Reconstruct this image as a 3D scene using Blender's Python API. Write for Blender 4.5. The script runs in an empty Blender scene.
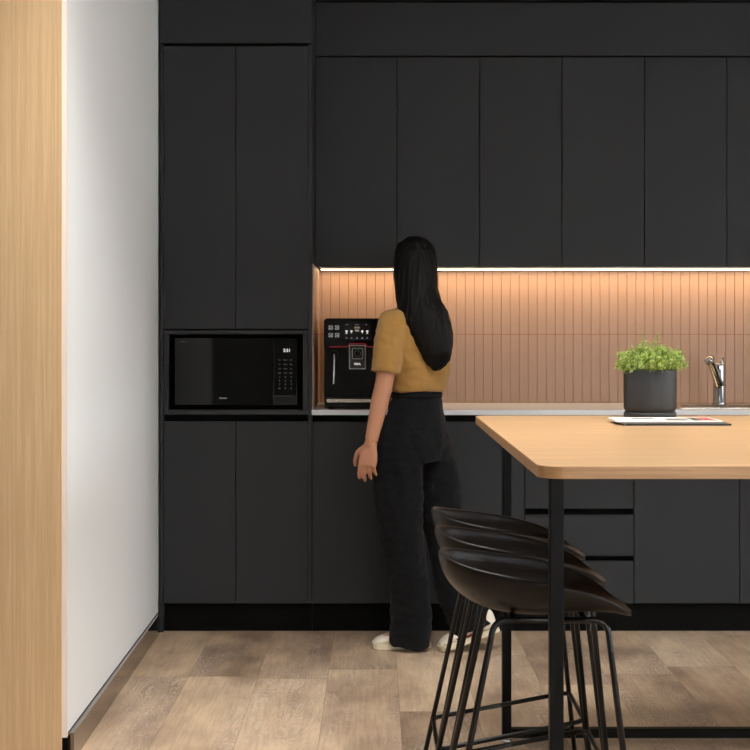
import bpy, bmesh, math, random
from mathutils import Vector, Matrix, noise
random.seed(7)
sc = bpy.context.scene
col = sc.collection
F = 1358.5; HX = 375.0; HY = 337.0; CH = 1.1955; PI = math.pi
def P(px, py, d):
    return Vector(((px-HX)*d/F, d, CH-(py-HY)*d/F))
def X(px, d=5.5): return (px-HX)*d/F
def Z(py, d=5.5): return CH-(py-HY)*d/F

# ------------------------------------------------------------------ materials
def lin(c):
    return tuple(((v/255/12.92) if v/255 <= .04045 else ((v/255+.055)/1.055)**2.4) for v in c)+(1,)
def newmat(name):
    m = bpy.data.materials.new(name); m.use_nodes = True
    nt = m.node_tree; b = nt.nodes['Principled BSDF']
    return m, nt, b
def N(nt, typ, **kw):
    n = nt.nodes.new(typ)
    for k, v in kw.items():
        if k.startswith('i_'):
            key = k[2:]
            n.inputs[int(key) if key.isdigit() else key.replace('_', ' ')].default_value = v
        else: setattr(n, k, v)
    return n
def mat(name, c, rough=.5, metal=0, bump=0, bscale=200, var=0, vscale=6, stretch=(1,1,1), spec=.5, coat=0, emis=None, es=0, trans=0, ior=1.45):
    m, nt, b = newmat(name)
    L = nt.links
    b.inputs['Base Color'].default_value = lin(c); b.inputs['Roughness'].default_value = rough
    b.inputs['Metallic'].default_value = metal; b.inputs['Specular IOR Level'].default_value = spec
    b.inputs['Coat Weight'].default_value = coat; b.inputs['IOR'].default_value = ior
    b.inputs['Transmission Weight'].default_value = trans
    if emis:
        b.inputs['Emission Color'].default_value = lin(emis); b.inputs['Emission Strength'].default_value = es
    tc = N(nt, 'ShaderNodeTexCoord'); mp = N(nt, 'ShaderNodeMapping'); mp.inputs['Scale'].default_value = stretch
    L.new(tc.outputs['Object'], mp.inputs['Vector'])
    if var:
        n = N(nt, 'ShaderNodeTexNoise'); n.inputs['Scale'].default_value = vscale; n.inputs['Detail'].default_value = 4
        L.new(mp.outputs['Vector'], n.inputs['Vector'])
        mx = N(nt, 'ShaderNodeMix', data_type='RGBA')
        c0 = lin(c); mx.inputs[6].default_value = tuple(v*(1-var) for v in c0[:3])+(1,)
        mx.inputs[7].default_value = tuple(min(1, v*(1+var)) for v in c0[:3])+(1,)
        L.new(n.outputs['Fac'], mx.inputs[0]); L.new(mx.outputs[2], b.inputs['Base Color'])
    if bump:
        n = N(nt, 'ShaderNodeTexNoise'); n.inputs['Scale'].default_value = bscale; n.inputs['Detail'].default_value = 3
        L.new(mp.outputs['Vector'], n.inputs['Vector'])
        bp = N(nt, 'ShaderNodeBump'); bp.inputs['Strength'].default_value = bump; bp.inputs['Distance'].default_value = .002
        L.new(n.outputs['Fac'], bp.inputs['Height']); L.new(bp.outputs['Normal'], b.inputs['Normal'])
    return m
def woodmat(name, c1, c2, scale=(1,1,1), rough=.45, fine=1.0):
    """veneer: broad tone noise plus fine pores, stretched along the axis with the small scale"""
    m, nt, b = newmat(name); L = nt.links
    tc = N(nt, 'ShaderNodeTexCoord'); mp = N(nt, 'ShaderNodeMapping'); mp.inputs['Scale'].default_value = scale
    L.new(tc.outputs['Object'], mp.inputs['Vector'])
    n1 = N(nt, 'ShaderNodeTexNoise', i_Scale=2.2, i_Detail=5.0, i_Distortion=.6)
    n2 = N(nt, 'ShaderNodeTexNoise', i_Scale=14.0, i_Detail=6.0, i_Roughness=.7)
    L.new(mp.outputs['Vector'], n1.inputs['Vector']); L.new(mp.outputs['Vector'], n2.inputs['Vector'])
    ad = N(nt, 'ShaderNodeMath', operation='ADD')
    m2 = N(nt, 'ShaderNodeMath', operation='MULTIPLY'); m2.inputs[1].default_value = fine
    L.new(n2.outputs['Fac'], m2.inputs[0]); L.new(n1.outputs['Fac'], ad.inputs[0]); L.new(m2.outputs[0], ad.inputs[1])
    cr = N(nt, 'ShaderNodeValToRGB'); cr.color_ramp.elements[0].position = .42*(1+fine); cr.color_ramp.elements[1].position = .6*(1+fine) if fine < .6 else .98
    cr.color_ramp.elements[0].color = lin(c1); cr.color_ramp.elements[1].color = lin(c2)
    if fine >= .6: cr.color_ramp.elements[0].position = .78; cr.color_ramp.elements[1].position = 1.0
    mm = N(nt, 'ShaderNodeMath', operation='MULTIPLY'); mm.inputs[1].default_value = .9
    L.new(ad.outputs[0], mm.inputs[0]); L.new(mm.outputs[0], cr.inputs['Fac']); L.new(cr.outputs['Color'], b.inputs['Base Color'])
    b.inputs['Roughness'].default_value = rough
    return m

M = {}
M['cab'] = mat('charcoal_laminate', (46,47,49), .5, bump=.12, bscale=900, var=.05, vscale=3, spec=.2)
M['carc'] = mat('carcass_black', (14,14,14), .8, spec=.1)
M['plinth'] = mat('black_plinth', (5,5,5), .6, spec=.1)
M['white'] = mat('white_paint', (226,228,228), .7, bump=.06, bscale=300, spec=.2)
M['ceil'] = mat('ceiling_paint', (150,150,150), .9, spec=.1)
M['edge'] = mat('edge_bead_white', (232,222,214), .6, spec=.2)  # white bead, with warm light reflected off the oak put into its colour
M['skirt'] = mat('skirting_metal', (150,142,136), .14, metal=.95, bump=.05, bscale=30)
M['counter'] = mat('counter_stone', (205,206,209), .22, var=.03, vscale=60)
M['tile'] = mat('clay_tile', (160,129,110), .42, var=.05, vscale=25, bump=.25, bscale=35)
M['grout'] = mat('grout_red', (146,82,64), .9, spec=.1)
M['oakpanel'] = woodmat('oak_panel', (204,170,127), (217,184,142), (60,60,1.0), .5, .9)
M['tabletop'] = woodmat('oak_tabletop', (168,133,95), (187,151,110), (1.0,11,11), .36, .7)
M['tableedge'] = woodmat('oak_edge', (154,115,76), (174,134,92), (1.5,30,60), .45, .9)
M['frame'] = mat('black_steel', (4,4,4), .4, spec=.15)
M['shell'] = mat('stool_shell', (18,15,13), .34, bump=.15, bscale=700, spec=.35)
M['tube'] = mat('stool_tube', (14,14,14), .3, spec=.4)
M['glide'] = mat('clear_glide', (200,200,205), .2, metal=.6)
M['chrome'] = mat('chrome', (172,172,175), .08, metal=1)
M['steel'] = mat('steel', (196,190,178), .25, metal=1)
M['gloss'] = mat('black_glass', (1,1,1), .06, spec=.35)
M['blackplastic'] = mat('black_plastic', (4,4,4), .3, spec=.2)
M['mwbody'] = mat('microwave_black', (1,1,1), .5, spec=.02)
M['grey'] = mat('plate_grey', (62,58,56), .35, metal=.5)
M['red'] = mat('red_trim', (190,20,40), .35)
M['screen'] = mat('screen_glass', (18,19,20), .2)
M['ink'] = mat('print_white', (170,170,168), .5)
M['inkdim'] = mat('print_grey', (95,95,93), .5)
M['lit'] = mat('glow_marks', (230,230,230), .5, emis=(235,238,235), es=.45)
M['amber'] = mat('lit_amber', (176,174,150), .5)
M['led'] = mat('led_diffuser', (255,240,215), .5, emis=(255,222,174), es=9.0)
M['panel'] = mat('panel_diffuser', (240,240,240), .6, emis=(255,248,238), es=1.5)
M['alu'] = mat('led_profile', (190,186,180), .4, metal=.8)
M['pot'] = mat('pot_charcoal', (52,54,56), .48, bump=.15, bscale=300, spec=.4)
M['soil'] = mat('soil', (52,38,28), .95, bump=.8, bscale=90)
M['stem'] = mat('plant_stem', (110,128,60), .6)
M['skin'] = mat('skin', (176,124,96), .5, var=.04, vscale=30, spec=.35)
M['nail'] = mat('nail', (222,176,158), .3)
M['eye'] = mat('eye_white', (225,222,218), .2)
M['iris'] = mat('iris', (40,26,18), .15)
M['lips'] = mat('lips', (168,92,84), .4)
M['shoe'] = mat('shoe_leather', (222,212,194), .5, bump=.1, bscale=200)
M['sole'] = mat('shoe_sole', (214,204,176), .6, bump=.3, bscale=500)
M['soledk'] = mat('shoe_outsole', (150,122,90), .6)
M['shoered'] = mat('shoe_stripe', (150,30,34), .5)
M['paper'] = mat('paper', (236,234,230), .5)
M['covdark'] = mat('cover_dark', (28,28,30), .35)
M['covgrey'] = mat('cover_grey', (120,116,110), .4)
M['covred'] = mat('cover_red', (170,52,50), .4)
M['glass'] = mat('window_glass', (255,255,255), .02, trans=1, ior=1.02, spec=0)
M['winframe'] = mat('window_frame', (40,40,42), .5)
M['gold'] = mat('bracelet_gold', (205,165,90), .25, metal=1)

def cloth(name, c, rough, bs, var, sheen=.3):
    m = mat(name, c, rough, bump=.35, bscale=bs, var=var, vscale=40, spec=.15)
    b = m.node_tree.nodes['Principled BSDF']; b.inputs['Sheen Weight'].default_value = sheen
    b.inputs['Sheen Roughness'].default_value = .6
    return m
M['tee'] = cloth('tee_mustard', (156,116,60), .85, 600, .08, .15)
M['jean'] = cloth('denim_black', (9,10,13), .85, 500, .25, .04)
M['thread'] = cloth('denim_band', (7,7,9), .85, 500, .2, .04)

# hair
m, nt, b = newmat('hair_black')
tc = N(nt, 'ShaderNodeTexCoord'); mp = N(nt, 'ShaderNodeMapping'); mp.inputs['Scale'].default_value = (150,150,5)
n = N(nt, 'ShaderNodeTexNoise', i_Scale=1.0, i_Detail=4.0)
nt.links.new(tc.outputs['Object'], mp.inputs['Vector']); nt.links.new(mp.outputs['Vector'], n.inputs['Vector'])
cr = N(nt, 'ShaderNodeValToRGB'); cr.color_ramp.elements[0].color = lin((6,5,5)); cr.color_ramp.elements[1].color = lin((16,13,12))
cr.color_ramp.elements[0].position = .4; cr.color_ramp.elements[1].position = .75
nt.links.new(n.outputs['Fac'], cr.inputs['Fac']); nt.links.new(cr.outputs['Color'], b.inputs['Base Color'])
bp = N(nt, 'ShaderNodeBump', i_Strength=.7, i_Distance=.004); nt.links.new(n.outputs['Fac'], bp.inputs['Height']); nt.links.new(bp.outputs['Normal'], b.inputs['Normal'])
b.inputs['Roughness'].default_value = .55; b.inputs['Specular IOR Level'].default_value = .15
M['hair'] = m
# leaves
m, nt, b = newmat('leaf_green')
g = N(nt, 'ShaderNodeTexCoord'); n = N(nt, 'ShaderNodeTexNoise', i_Scale=90.0, i_Detail=1.0)
nt.links.new(g.outputs['Object'], n.inputs['Vector'])
cr = N(nt, 'ShaderNodeValToRGB'); cr.color_ramp.elements[0].color = lin((96,126,44)); cr.color_ramp.elements[1].color = lin((188,206,112))
cr.color_ramp.elements[0].position = .32; cr.color_ramp.elements[1].position = .66
nt.links.new(n.outputs['Fac'], cr.inputs['Fac']); nt.links.new(cr.outputs['Color'], b.inputs['Base Color'])
b.inputs['Roughness'].default_value = .5
b.inputs['Subsurface Weight'].default_value = .15; b.inputs['Subsurface Radius'].default_value = (.002,.004,.001)
M['leaf'] = m
# floor planks (long side along Y), object coords = world coords
def floor_mat():
    m, nt, b = newmat('plank_floor'); L = nt.links
    tc = N(nt, 'ShaderNodeTexCoord'); sp = N(nt, 'ShaderNodeSeparateXYZ'); L.new(tc.outputs['Object'], sp.inputs[0])
    def mth(op, a, bb=None, c=None):
        n = N(nt, 'ShaderNodeMath', operation=op)
        for i, v in enumerate((a, bb, c)):
            if v is None: continue
            if isinstance(v, (int, float)): n.inputs[i].default_value = v
            else: L.new(v, n.inputs[i])
        return n.outputs[0]
    W, LN = .245, .98
    xs = mth('DIVIDE', mth('ADD', sp.outputs[0], .166+4.9), W)
    row = mth('FLOOR', xs); fx = mth('FRACT', xs)
    wn = N(nt, 'ShaderNodeTexWhiteNoise', noise_dimensions='1D'); L.new(row, wn.inputs['W'])
    ys = mth('ADD', mth('DIVIDE', sp.outputs[1], LN), mth('MULTIPLY', wn.outputs['Value'], 5.0))
    cl = mth('FLOOR', ys); fy = mth('FRACT', ys)
    cb = N(nt, 'ShaderNodeCombineXYZ'); L.new(row, cb.inputs[0]); L.new(cl, cb.inputs[1])
    w2 = N(nt, 'ShaderNodeTexWhiteNoise', noise_dimensions='2D'); L.new(cb.outputs[0], w2.inputs['Vector'])
    # local grain coordinates with a random offset per plank
    off = mth('MULTIPLY', w2.outputs['Value'], 37.0)
    gc = N(nt, 'ShaderNodeCombineXYZ')
    L.new(sp.outputs[0], gc.inputs[0]); L.new(mth('MULTIPLY', sp.outputs[1], .24), gc.inputs[1]); L.new(off, gc.inputs[2])
    n1 = N(nt, 'ShaderNodeTexNoise', i_Scale=7.0, i_Detail=3.0, i_Distortion=.3); L.new(gc.outputs[0], n1.inputs['Vector'])
    # cathedral rings: sine of the noise
    ring = mth('SINE', mth('MULTIPLY', n1.outputs['Fac'], 230.0))
    n2 = N(nt, 'ShaderNodeTexNoise', i_Scale=3.0, i_Detail=2.0); L.new(gc.outputs[0], n2.inputs['Vector'])
    msk = N(nt, 'ShaderNodeMapRange'); msk.inputs[1].default_value = .42; msk.inputs[2].default_value = .6; L.new(n2.outputs['Fac'], msk.inputs[0])
    rm = mth('MULTIPLY', mth('MAXIMUM', mth('SUBTRACT', ring, .3), 0.0), msk.outputs[0])
    # fine streaks
    gs = N(nt, 'ShaderNodeCombineXYZ'); L.new(mth('MULTIPLY', sp.outputs[0], 90.0), gs.inputs[0]); L.new(mth('MULTIPLY', sp.outputs[1], 6.0), gs.inputs[1]); L.new(off, gs.inputs[2])
    n3 = N(nt, 'ShaderNodeTexNoise', i_Scale=1.0, i_Detail=4.0, i_Roughness=.6); L.new(gs.outputs[0], n3.inputs['Vector'])
    # broad blotches
    gb = N(nt, 'ShaderNodeCombineXYZ'); L.new(sp.outputs[0], gb.inputs[0]); L.new(mth('MULTIPLY', sp.outputs[1], .45), gb.inputs[1]); L.new(off, gb.inputs[2])
    n4 = N(nt, 'ShaderNodeTexNoise', i_Scale=7.0, i_Detail=4.0); L.new(gb.outputs[0], n4.inputs['Vector'])
    base = N(nt, 'ShaderNodeValToRGB'); e = base.color_ramp.elements
    e[0].position = 0.0; e[0].color = lin((128,106,88)); e[1].position = 1.0; e[1].color = lin((206,180,150))
    x = base.color_ramp.elements.new(.5); x.color = lin((174,148,123))
    tone = mth('ADD', mth('MULTIPLY', w2.outputs['Value'], .55), mth('MULTIPLY', mth('SUBTRACT', n4.outputs['Fac'], .36), 1.9))
    L.new(tone, base.inputs['Fac'])
    dk = N(nt, 'ShaderNodeMapRange'); dk.inputs[1].default_value = .35; dk.inputs[2].default_value = .6; dk.inputs[3].default_value = .86; dk.inputs[4].default_value = 1.06
    L.new(n3.outputs['Fac'], dk.inputs[0])
    m1 = N(nt, 'ShaderNodeMix', data_type='RGBA', blend_type='MULTIPLY'); m1.inputs[0].default_value = 1
    L.new(base.outputs['Color'], m1.inputs[6]); L.new(dk.outputs[0], m1.inputs[7])
    m2 = N(nt, 'ShaderNodeMix', data_type='RGBA'); L.new(mth('MULTIPLY', rm, .62), m2.inputs[0])
    L.new(m1.outputs[2], m2.inputs[6]); m2.inputs[7].default_value = lin((214,204,192))
    # dark knots
    kn = N(nt, 'ShaderNodeMapRange'); kn.inputs[1].default_value = .56; kn.inputs[2].default_value = .74
    n5 = N(nt, 'ShaderNodeTexNoise', i_Scale=4.0, i_Detail=3.0); L.new(gb.outputs[0], n5.inputs['Vector']); L.new(n5.outputs['Fac'], kn.inputs[0])
    m4 = N(nt, 'ShaderNodeMix', data_type='RGBA'); L.new(mth('MULTIPLY', kn.outputs[0], .6), m4.inputs[0]); L.new(m2.outputs[2], m4.inputs[6]); m4.inputs[7].default_value = lin((112,90,76))
    # seams
    sx = mth('LESS_THAN', mth('MINIMUM', fx, mth('SUBTRACT', 1.0, fx)), .005)
    sy = mth('LESS_THAN', mth('MINIMUM', fy, mth('SUBTRACT', 1.0, fy)), .0015)
    seam = mth('MAXIMUM', sx, sy)
    m3 = N(nt, 'ShaderNodeMix', data_type='RGBA'); L.new(mth('MULTIPLY', seam, .35), m3.inputs[0]); L.new(m4.outputs[2], m3.inputs[6]); m3.inputs[7].default_value = lin((84,66,54))
    L.new(m3.outputs[2], b.inputs['Base Color'])
    b.inputs['Roughness'].default_value = .42; b.inputs['Specular IOR Level'].default_value = .35
    bp = N(nt, 'ShaderNodeBump', i_Strength=.25, i_Distance=.001); L.new(n3.outputs['Fac'], bp.inputs['Height']); L.new(bp.outputs['Normal'], b.inputs['Normal'])
    return m
M['floor'] = floor_mat()

# ------------------------------------------------------------------ object helpers
BASE = {}
def empty(name, label, cat, loc=(0,0,0), group=None):
    o = bpy.data.objects.new(name, None); col.objects.link(o); o.location = loc
    o.empty_display_size = .1
    o['label'] = label; o['category'] = cat
    if group: o['group'] = group
    BASE[o.name] = Vector(loc); return o
def obj(name, bm, mats, parent=None, smooth=False, label=None, world=True):
    """link a bmesh given in world coordinates as ONE object under parent"""
    if isinstance(bm, bmesh.types.BMesh):
        me = bpy.data.meshes.new(name); bmesh.ops.recalc_face_normals(bm, faces=bm.faces[:]); bm.to_mesh(me); bm.free()
    else: me = bm; me.name = name
    if not isinstance(mats, (list, tuple)): mats = [mats]
    if not len(me.materials):
        for m in mats: me.materials.append(m)
    if smooth:
        for p in me.polygons: p.use_smooth = True
    o = bpy.data.objects.new(name, me); col.objects.link(o)
    if parent is not None:
        base = BASE[parent.name]; o.parent = parent; me.transform(Matrix.Translation(-base)); BASE[o.name] = base.copy()
    else:
        xs = [v.co for v in me.vertices]
        lo = Vector([min(v[i] for v in xs) for i in range(3)]); hi = Vector([max(v[i] for v in xs) for i in range(3)])
        base = Vector(((lo.x+hi.x)/2, (lo.y+hi.y)/2, lo.z))
        if not world: base = Vector((0,0,0))
        me.transform(Matrix.Translation(-base)); o.location = base; BASE[o.name] = base.copy()
    if label: o['label'] = label
    return o
def tag(o, label, cat, group=None):
    o['label'] = label; o['category'] = cat
    if group: o['group'] = group
    return o
def struct(name, bm, mats, label=None, smooth=False, origin0=False):
    o = obj(name, bm, mats, smooth=smooth, world=not origin0); o['kind'] = 'structure'
    if label: o['label'] = label
    return o
def box(bm, x0, x1, y0, y1, z0, z1, bev=0, mi=0, seg=2):
    vs = [bm.verts.new((x, y, z)) for x in (x0, x1) for y in (y0, y1) for z in (z0, z1)]
    q = [(0,1,3,2),(4,6,7,5),(0,4,5,1),(2,3,7,6),(0,2,6,4),(1,5,7,3)]
    fs = [bm.faces.new([vs[i] for i in f]) for f in q]
    for f in fs: f.material_index = mi
    if bev:
        es = list({e for f in fs for e in f.edges})
        r = bmesh.ops.bevel(bm, geom=es, offset=bev, segments=seg, affect='EDGES', profile=.5)
        for f in r['faces']: f.material_index = mi
def bx(*a, **k):
    bm = bmesh.new(); box(bm, *a, **k); return bm
def ringloft(bm, rings, cap=True, mi=0, closed=True):
    rv = [[bm.verts.new(p) for p in r] for r in rings]
    n = len(rv[0]); fs = []
    for a, b in zip(rv, rv[1:]):
        for i in range(n if closed else n-1):
            fs.append(bm.faces.new((a[i], a[(i+1)%n], b[(i+1)%n], b[i])))
    if cap and closed:
        fs.append(bm.faces.new(rv[0][::-1])); fs.append(bm.faces.new(rv[-1]))
    for f in fs: f.material_index = mi
    return rv
def ell(c, u, v, n=24, sup=2.0):
    out = []
    for i in range(n):
        a = 2*PI*i/n; ca, sa = math.cos(a), math.sin(a)
        k = 2/sup
        out.append(Vector(c)+Vector(u)*(math.copysign(abs(ca)**k, ca))+Vector(v)*(math.copysign(abs(sa)**k, sa)))
    return out
def frame(t, up=Vector((0,0,1))):
    t = t.normalized()
    if abs(t.dot(up)) > .95: up = Vector((0,1,0))
    u = t.cross(up).normalized(); v = u.cross(t).normalized(); return u, v
def smoothpath(pts, rad, sub=6):
    """Catmull-Rom through points with radii"""
    P_ = [Vector(p) for p in pts]; out = []; ro = []
    for i in range(len(P_)-1):
        p0 = P_[max(i-1,0)]; p1 = P_[i]; p2 = P_[i+1]; p3 = P_[min(i+2,len(P_)-1)]
        for k in range(sub):
            t = k/sub
            out.append(.5*((2*p1)+(-p0+p2)*t+(2*p0-5*p1+4*p2-p3)*t*t+(-p0+3*p1-3*p2+p3)*t**3))
            ro.append(rad[i]*(1-t)+rad[i+1]*t)
    out.append(P_[-1]); ro.append(rad[-1]); return out, ro
def tube(bm, pts, rad, n=12, mi=0, flat=1.0, cap=True, roundcap=False, up=Vector((0,0,1))):
    pts = [Vector(p) for p in pts]
    if isinstance(rad, (int, float)): rad = [rad]*len(pts)
    rings = []
    t0 = (pts[1]-pts[0]).normalized(); u, v = frame(t0, up)
    for i, p in enumerate(pts):
        t = (pts[min(i+1,len(pts)-1)]-pts[max(i-1,0)]).normalized()
        u = (u-t*u.dot(t)).normalized(); v = u.cross(t).normalized()
        if roundcap and i == 0:
            for a in (75, 50, 25):
                a = math.radians(a); rings.append(ell(p-t*rad[i]*math.sin(a), u*rad[i]*math.cos(a), v*rad[i]*flat*math.cos(a), n))
        rings.append(ell(p, u*rad[i], v*rad[i]*flat, n))
        if roundcap and i == len(pts)-1:
            for a in (25, 50, 75):
                a = math.radians(a); rings.append(ell(p+t*rad[i]*math.sin(a), u*rad[i]*math.cos(a), v*rad[i]*flat*math.cos(a), n))
    ringloft(bm, rings, cap, mi)
def bend(pts, r, n=6):
    """polyline with rounded corners"""
    pts = [Vector(p) for p in pts]; out = [pts[0]]
    for i in range(1, len(pts)-1):
        a, b, c = pts[i-1], pts[i], pts[i+1]
        d1 = (a-b); d2 = (c-b); rr = min(r, d1.length*.45, d2.length*.45)
        s = b+d1.normalized()*rr; e = b+d2.normalized()*rr
        for k in range(n+1):
            t = k/n; out.append(s*(1-t)**2+b*2*t*(1-t)+e*t*t)
    out.append(pts[-1]); return out
def lathe(bm, prof, c=(0,0,0), n=48, mi=0, closed_ends=False):
    c = Vector(c)
    rings = [[c+Vector((r*math.cos(2*PI*i/n), r*math.sin(2*PI*i/n), z)) for i in range(n)] for r, z in prof]
    ringloft(bm, rings, closed_ends, mi)
def voxel(bm, size, smooth=4, fac=.5):
    me = bpy.data.meshes.new('tmp'); bmesh.ops.recalc_face_normals(bm, faces=bm.faces[:]); bm.to_mesh(me); bm.free()
    o = bpy.data.objects.new('tmp', me); col.objects.link(o)
    r = o.modifiers.new('r', 'REMESH'); r.mode = 'VOXEL'; r.voxel_size = size; r.use_smooth_shade = True
    if smooth:
        s = o.modifiers.new('s', 'SMOOTH'); s.factor = fac; s.iterations = smooth
    dg = bpy.context.evaluated_depsgraph_get(); dg.update()
    out = bpy.data.meshes.new_from_object(o.evaluated_get(dg)); out.materials.clear()
    bpy.data.objects.remove(o); bpy.data.meshes.remove(me)
    for p in out.polygons: p.use_smooth = True
    return out
def subsurf(bm, lv=2, solid=0, off=0):
    me = bpy.data.meshes.new('tmp'); bmesh.ops.recalc_face_normals(bm, faces=bm.faces[:]); bm.to_mesh(me); bm.free()
    o = bpy.data.objects.new('tmp', me); col.objects.link(o)
    if solid:
        s = o.modifiers.new('d', 'SOLIDIFY'); s.thickness = solid; s.offset = off; s.use_even_offset = True
    if lv:
        s = o.modifiers.new('s', 'SUBSURF'); s.levels = lv; s.render_levels = lv
    dg = bpy.context.evaluated_depsgraph_get(); dg.update()
    out = bpy.data.meshes.new_from_object(o.evaluated_get(dg)); out.materials.clear()
    bpy.data.objects.remove(o); bpy.data.meshes.remove(me)
    for p in out.polygons: p.use_smooth = True
    return out
def textmesh(body, size, cx, y, cz, ext=.0003, shear=0, bold=0):
    """text facing -Y centred on (cx, y, cz) as a mesh in world coordinates; size = cap height"""
    cu = bpy.data.curves.new('t', 'FONT'); cu.body = body; cu.size = size/.7; cu.extrude = ext; cu.align_x = 'CENTER'; cu.align_y = 'CENTER'
    cu.shear = shear; cu.offset = bold
    o = bpy.data.objects.new('t', cu); col.objects.link(o)
    dg = bpy.context.evaluated_depsgraph_get(); dg.update()
    me = bpy.data.meshes.new_from_object(o.evaluated_get(dg)); me.materials.clear()
    bpy.data.objects.remove(o); bpy.data.curves.remove(cu)
    me.transform(Matrix.Translation((cx, y, cz)) @ Matrix.Rotation(PI/2, 4, 'X'))
    return me
def joinmesh(bm, me):
    bm.from_mesh(me); bpy.data.meshes.remove(me)
def roundrect(x0, x1, z0, z1, r, y, n=5):
    out = []
    for cx, cz, a0 in ((x1-r, z1-r, 0), (x0+r, z1-r, 90), (x0+r, z0+r, 180), (x1-r, z0+r, 270)):
        for k in range(n+1):
            a = math.radians(a0+90*k/n); out.append(Vector((cx+r*math.cos(a), y, cz+r*math.sin(a))))
    return out
def rrframe(bm, x0, x1, z0, z1, r, w, y0, y1, n=5):
    """raised rounded rectangular rim facing -Y"""
    o_ = roundrect(x0, x1, z0, z1, r, y0, n); i_ = roundrect(x0+w, x1-w, z0+w, z1-w, max(r-w, .0006), y0, n)
    rings = [[Vector((p.x, y1, p.z)) for p in o_], o_, i_, [Vector((p.x, y1, p.z)) for p in i_]]
    ringloft(bm, rings, cap=False)
def rrslab(bm, x0, x1, z0, z1, r, y0, y1, n=5, mi=0, bev=0):
    a = roundrect(x0, x1, z0, z1, r, y0, n); b_ = roundrect(x0, x1, z0, z1, r, y1, n)
    if bev:
        i_ = roundrect(x0+bev, x1-bev, z0+bev, z1-bev, max(r-bev, .0005), y0, n); a2 = [Vector((p.x, y0+bev, p.z)) for p in a]
        ringloft(bm, [i_, a2, b_], True, mi)
    else: ringloft(bm, [a, b_], True, mi)

# ------------------------------------------------------------------ room shell
RX = 4.2; RY = -3.6; CZ = 2.76
struct('floor', bx(-4.5, RX, RY, 6.2, -.05, 0), M['floor'], origin0=True)
struct('ceiling', bx(-4.5, RX, RY, 6.2, CZ, CZ+.1), M['ceil'])
struct('wall_back', bx(-1.2, RX, 6.115, 6.2, 0, CZ), M['white'])
# white return wall at the left, its plane turned very slightly
def wall_at(y): return -.8655-(y-3.83)*.0078
bm = bmesh.new()
ya, yb = 3.832, 6.115
ringloft(bm, [[Vector((wall_at(y), y, .082)), Vector((wall_at(y), y, CZ)), Vector((wall_at(y)-.12, y, CZ)), Vector((wall_at(y)-.12, y, .082))] for y in (ya, yb)])
struct('wall_left', bm, M['white'])
bm = bmesh.new()
ringloft(bm, [[Vector((wall_at(y)+.016-(y-3.83)*.004, y, 0)), Vector((wall_at(y)+.016-(y-3.83)*.004, y, .078)), Vector((wall_at(y)-.12, y, .080)), Vector((wall_at(y)-.12, y, 0))] for y in (3.834, 5.49)])
struct('baseboard_left', bm, M['skirt'])
# white bead on the end of that wall
xe = X(61.6, 3.815)
struct('trim_1', bx(xe, wall_at(3.83), 3.815, 3.831, Z(736, 3.83), CZ), M['edge'])
struct('trim_2', bx(xe, wall_at(3.83)+.002, 3.817, 3.833, 0, Z(736, 3.83)-.002), M['plinth'])
# oak panelled wall beside it
struct('wall_near_left', bx(-4.5, X(61.5, 3.808), 3.808, 3.815, 0, CZ), M['oakpanel'])
struct('wall_left_end', bx(-4.5, -4.4, RY, 3.808, 0, CZ), M['white'])
# right wall with a window, rear wall with a window
def wall_with_window(name, axis, pos, a0, a1, w0, w1, z0, z1, th=.12):
    bm = bmesh.new()
    def b(p0, p1, q0, q1):
        if axis == 'x': box(bm, pos, pos+th, p0, p1, q0, q1)
        else: box(bm, p0, p1, pos-th, pos, q0, q1)
    b(a0, w0, 0, CZ); b(w1, a1, 0, CZ); b(w0, w1, 0, z0); b(w0, w1, z1, CZ)
    return struct(name, bm, M['white'])
def window(name, axis, pos, w0, w1, z0, z1, n, th=.12):
    bm = bmesh.new(); c = pos+th/2 if axis == 'x' else pos-th/2
    def b(B, p0, p1, q0, q1, t=.025):
        if axis == 'x': box(B, c-t, c+t, p0, p1, q0, q1)
        else: box(B, p0, p1, c-t, c+t, q0, q1)
    b(bm, w0, w1, z0, z0+.05); b(bm, w0, w1, z1-.05, z1)
    for i in range(n+1):
        p = w0+(w1-w0-.05)*i/n; b(bm, p, p+.05, z0+.05, z1-.05)
    o = struct(name, bm, M['winframe'])
    bm = bmesh.new(); b(bm, w0+.05, w1-.05, z0+.05, z1-.05, .003)
    g = obj('pane', bm, M['glass'], o); g['kind'] = 'structure'
wall_with_window('wall_right', 'x', RX, RY, 6.2, -.6, 4.6, .35, 2.45); window('window_1', 'x', RX, -.6, 4.6, .35, 2.45, 4)
wall_with_window('wall_rear', 'y', RY, -4.5, RX, 1.1, 3.9, .3, 2.45); window('window_2', 'y', RY, 1.1, 3.9, .3, 2.45, 3)

# ------------------------------------------------------------------ tall cabinet
G = .0016   # half of a door gap
YF = 5.5; DT = .019
def door(name, x0, x1, z0, z1, y, parent, label=None):
    return obj(name, bx(x0+G, x1-G, y, y+DT, z0+G, z1-G, bev=.0009, seg=1), M['cab'], parent, label=label)
xl0, xl1, xr0, xr1 = wall_at(5.5)+.0015, X(163.3), X(308.1), X(311.8)
tall = empty('tall_cabinet', 'tall charcoal pantry cabinet with four doors around a microwave niche', 'cabinet', ((xl0+xr1)/2, 5.8, 0))
obj('side_panel', bx(xl0+.006, xl1, YF-.004, 6.1, 0, Z(44)-.002, bev=.001, seg=1), M['cab'], tall)
obj('side_panel', bx(xr0, xr1, YF, 6.1, .118, Z(44)-.002, bev=.001, seg=1), M['cab'], tall)
obj('top_panel', bx(xl0+.006, xr1+.002, YF-.003, 6.1, Z(43), CZ-.005, bev=.001, seg=1), M['cab'], tall)
bm = bmesh.new()
box(bm, xl1, xr0, 6.08, 6.1, .12, Z(45))
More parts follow.
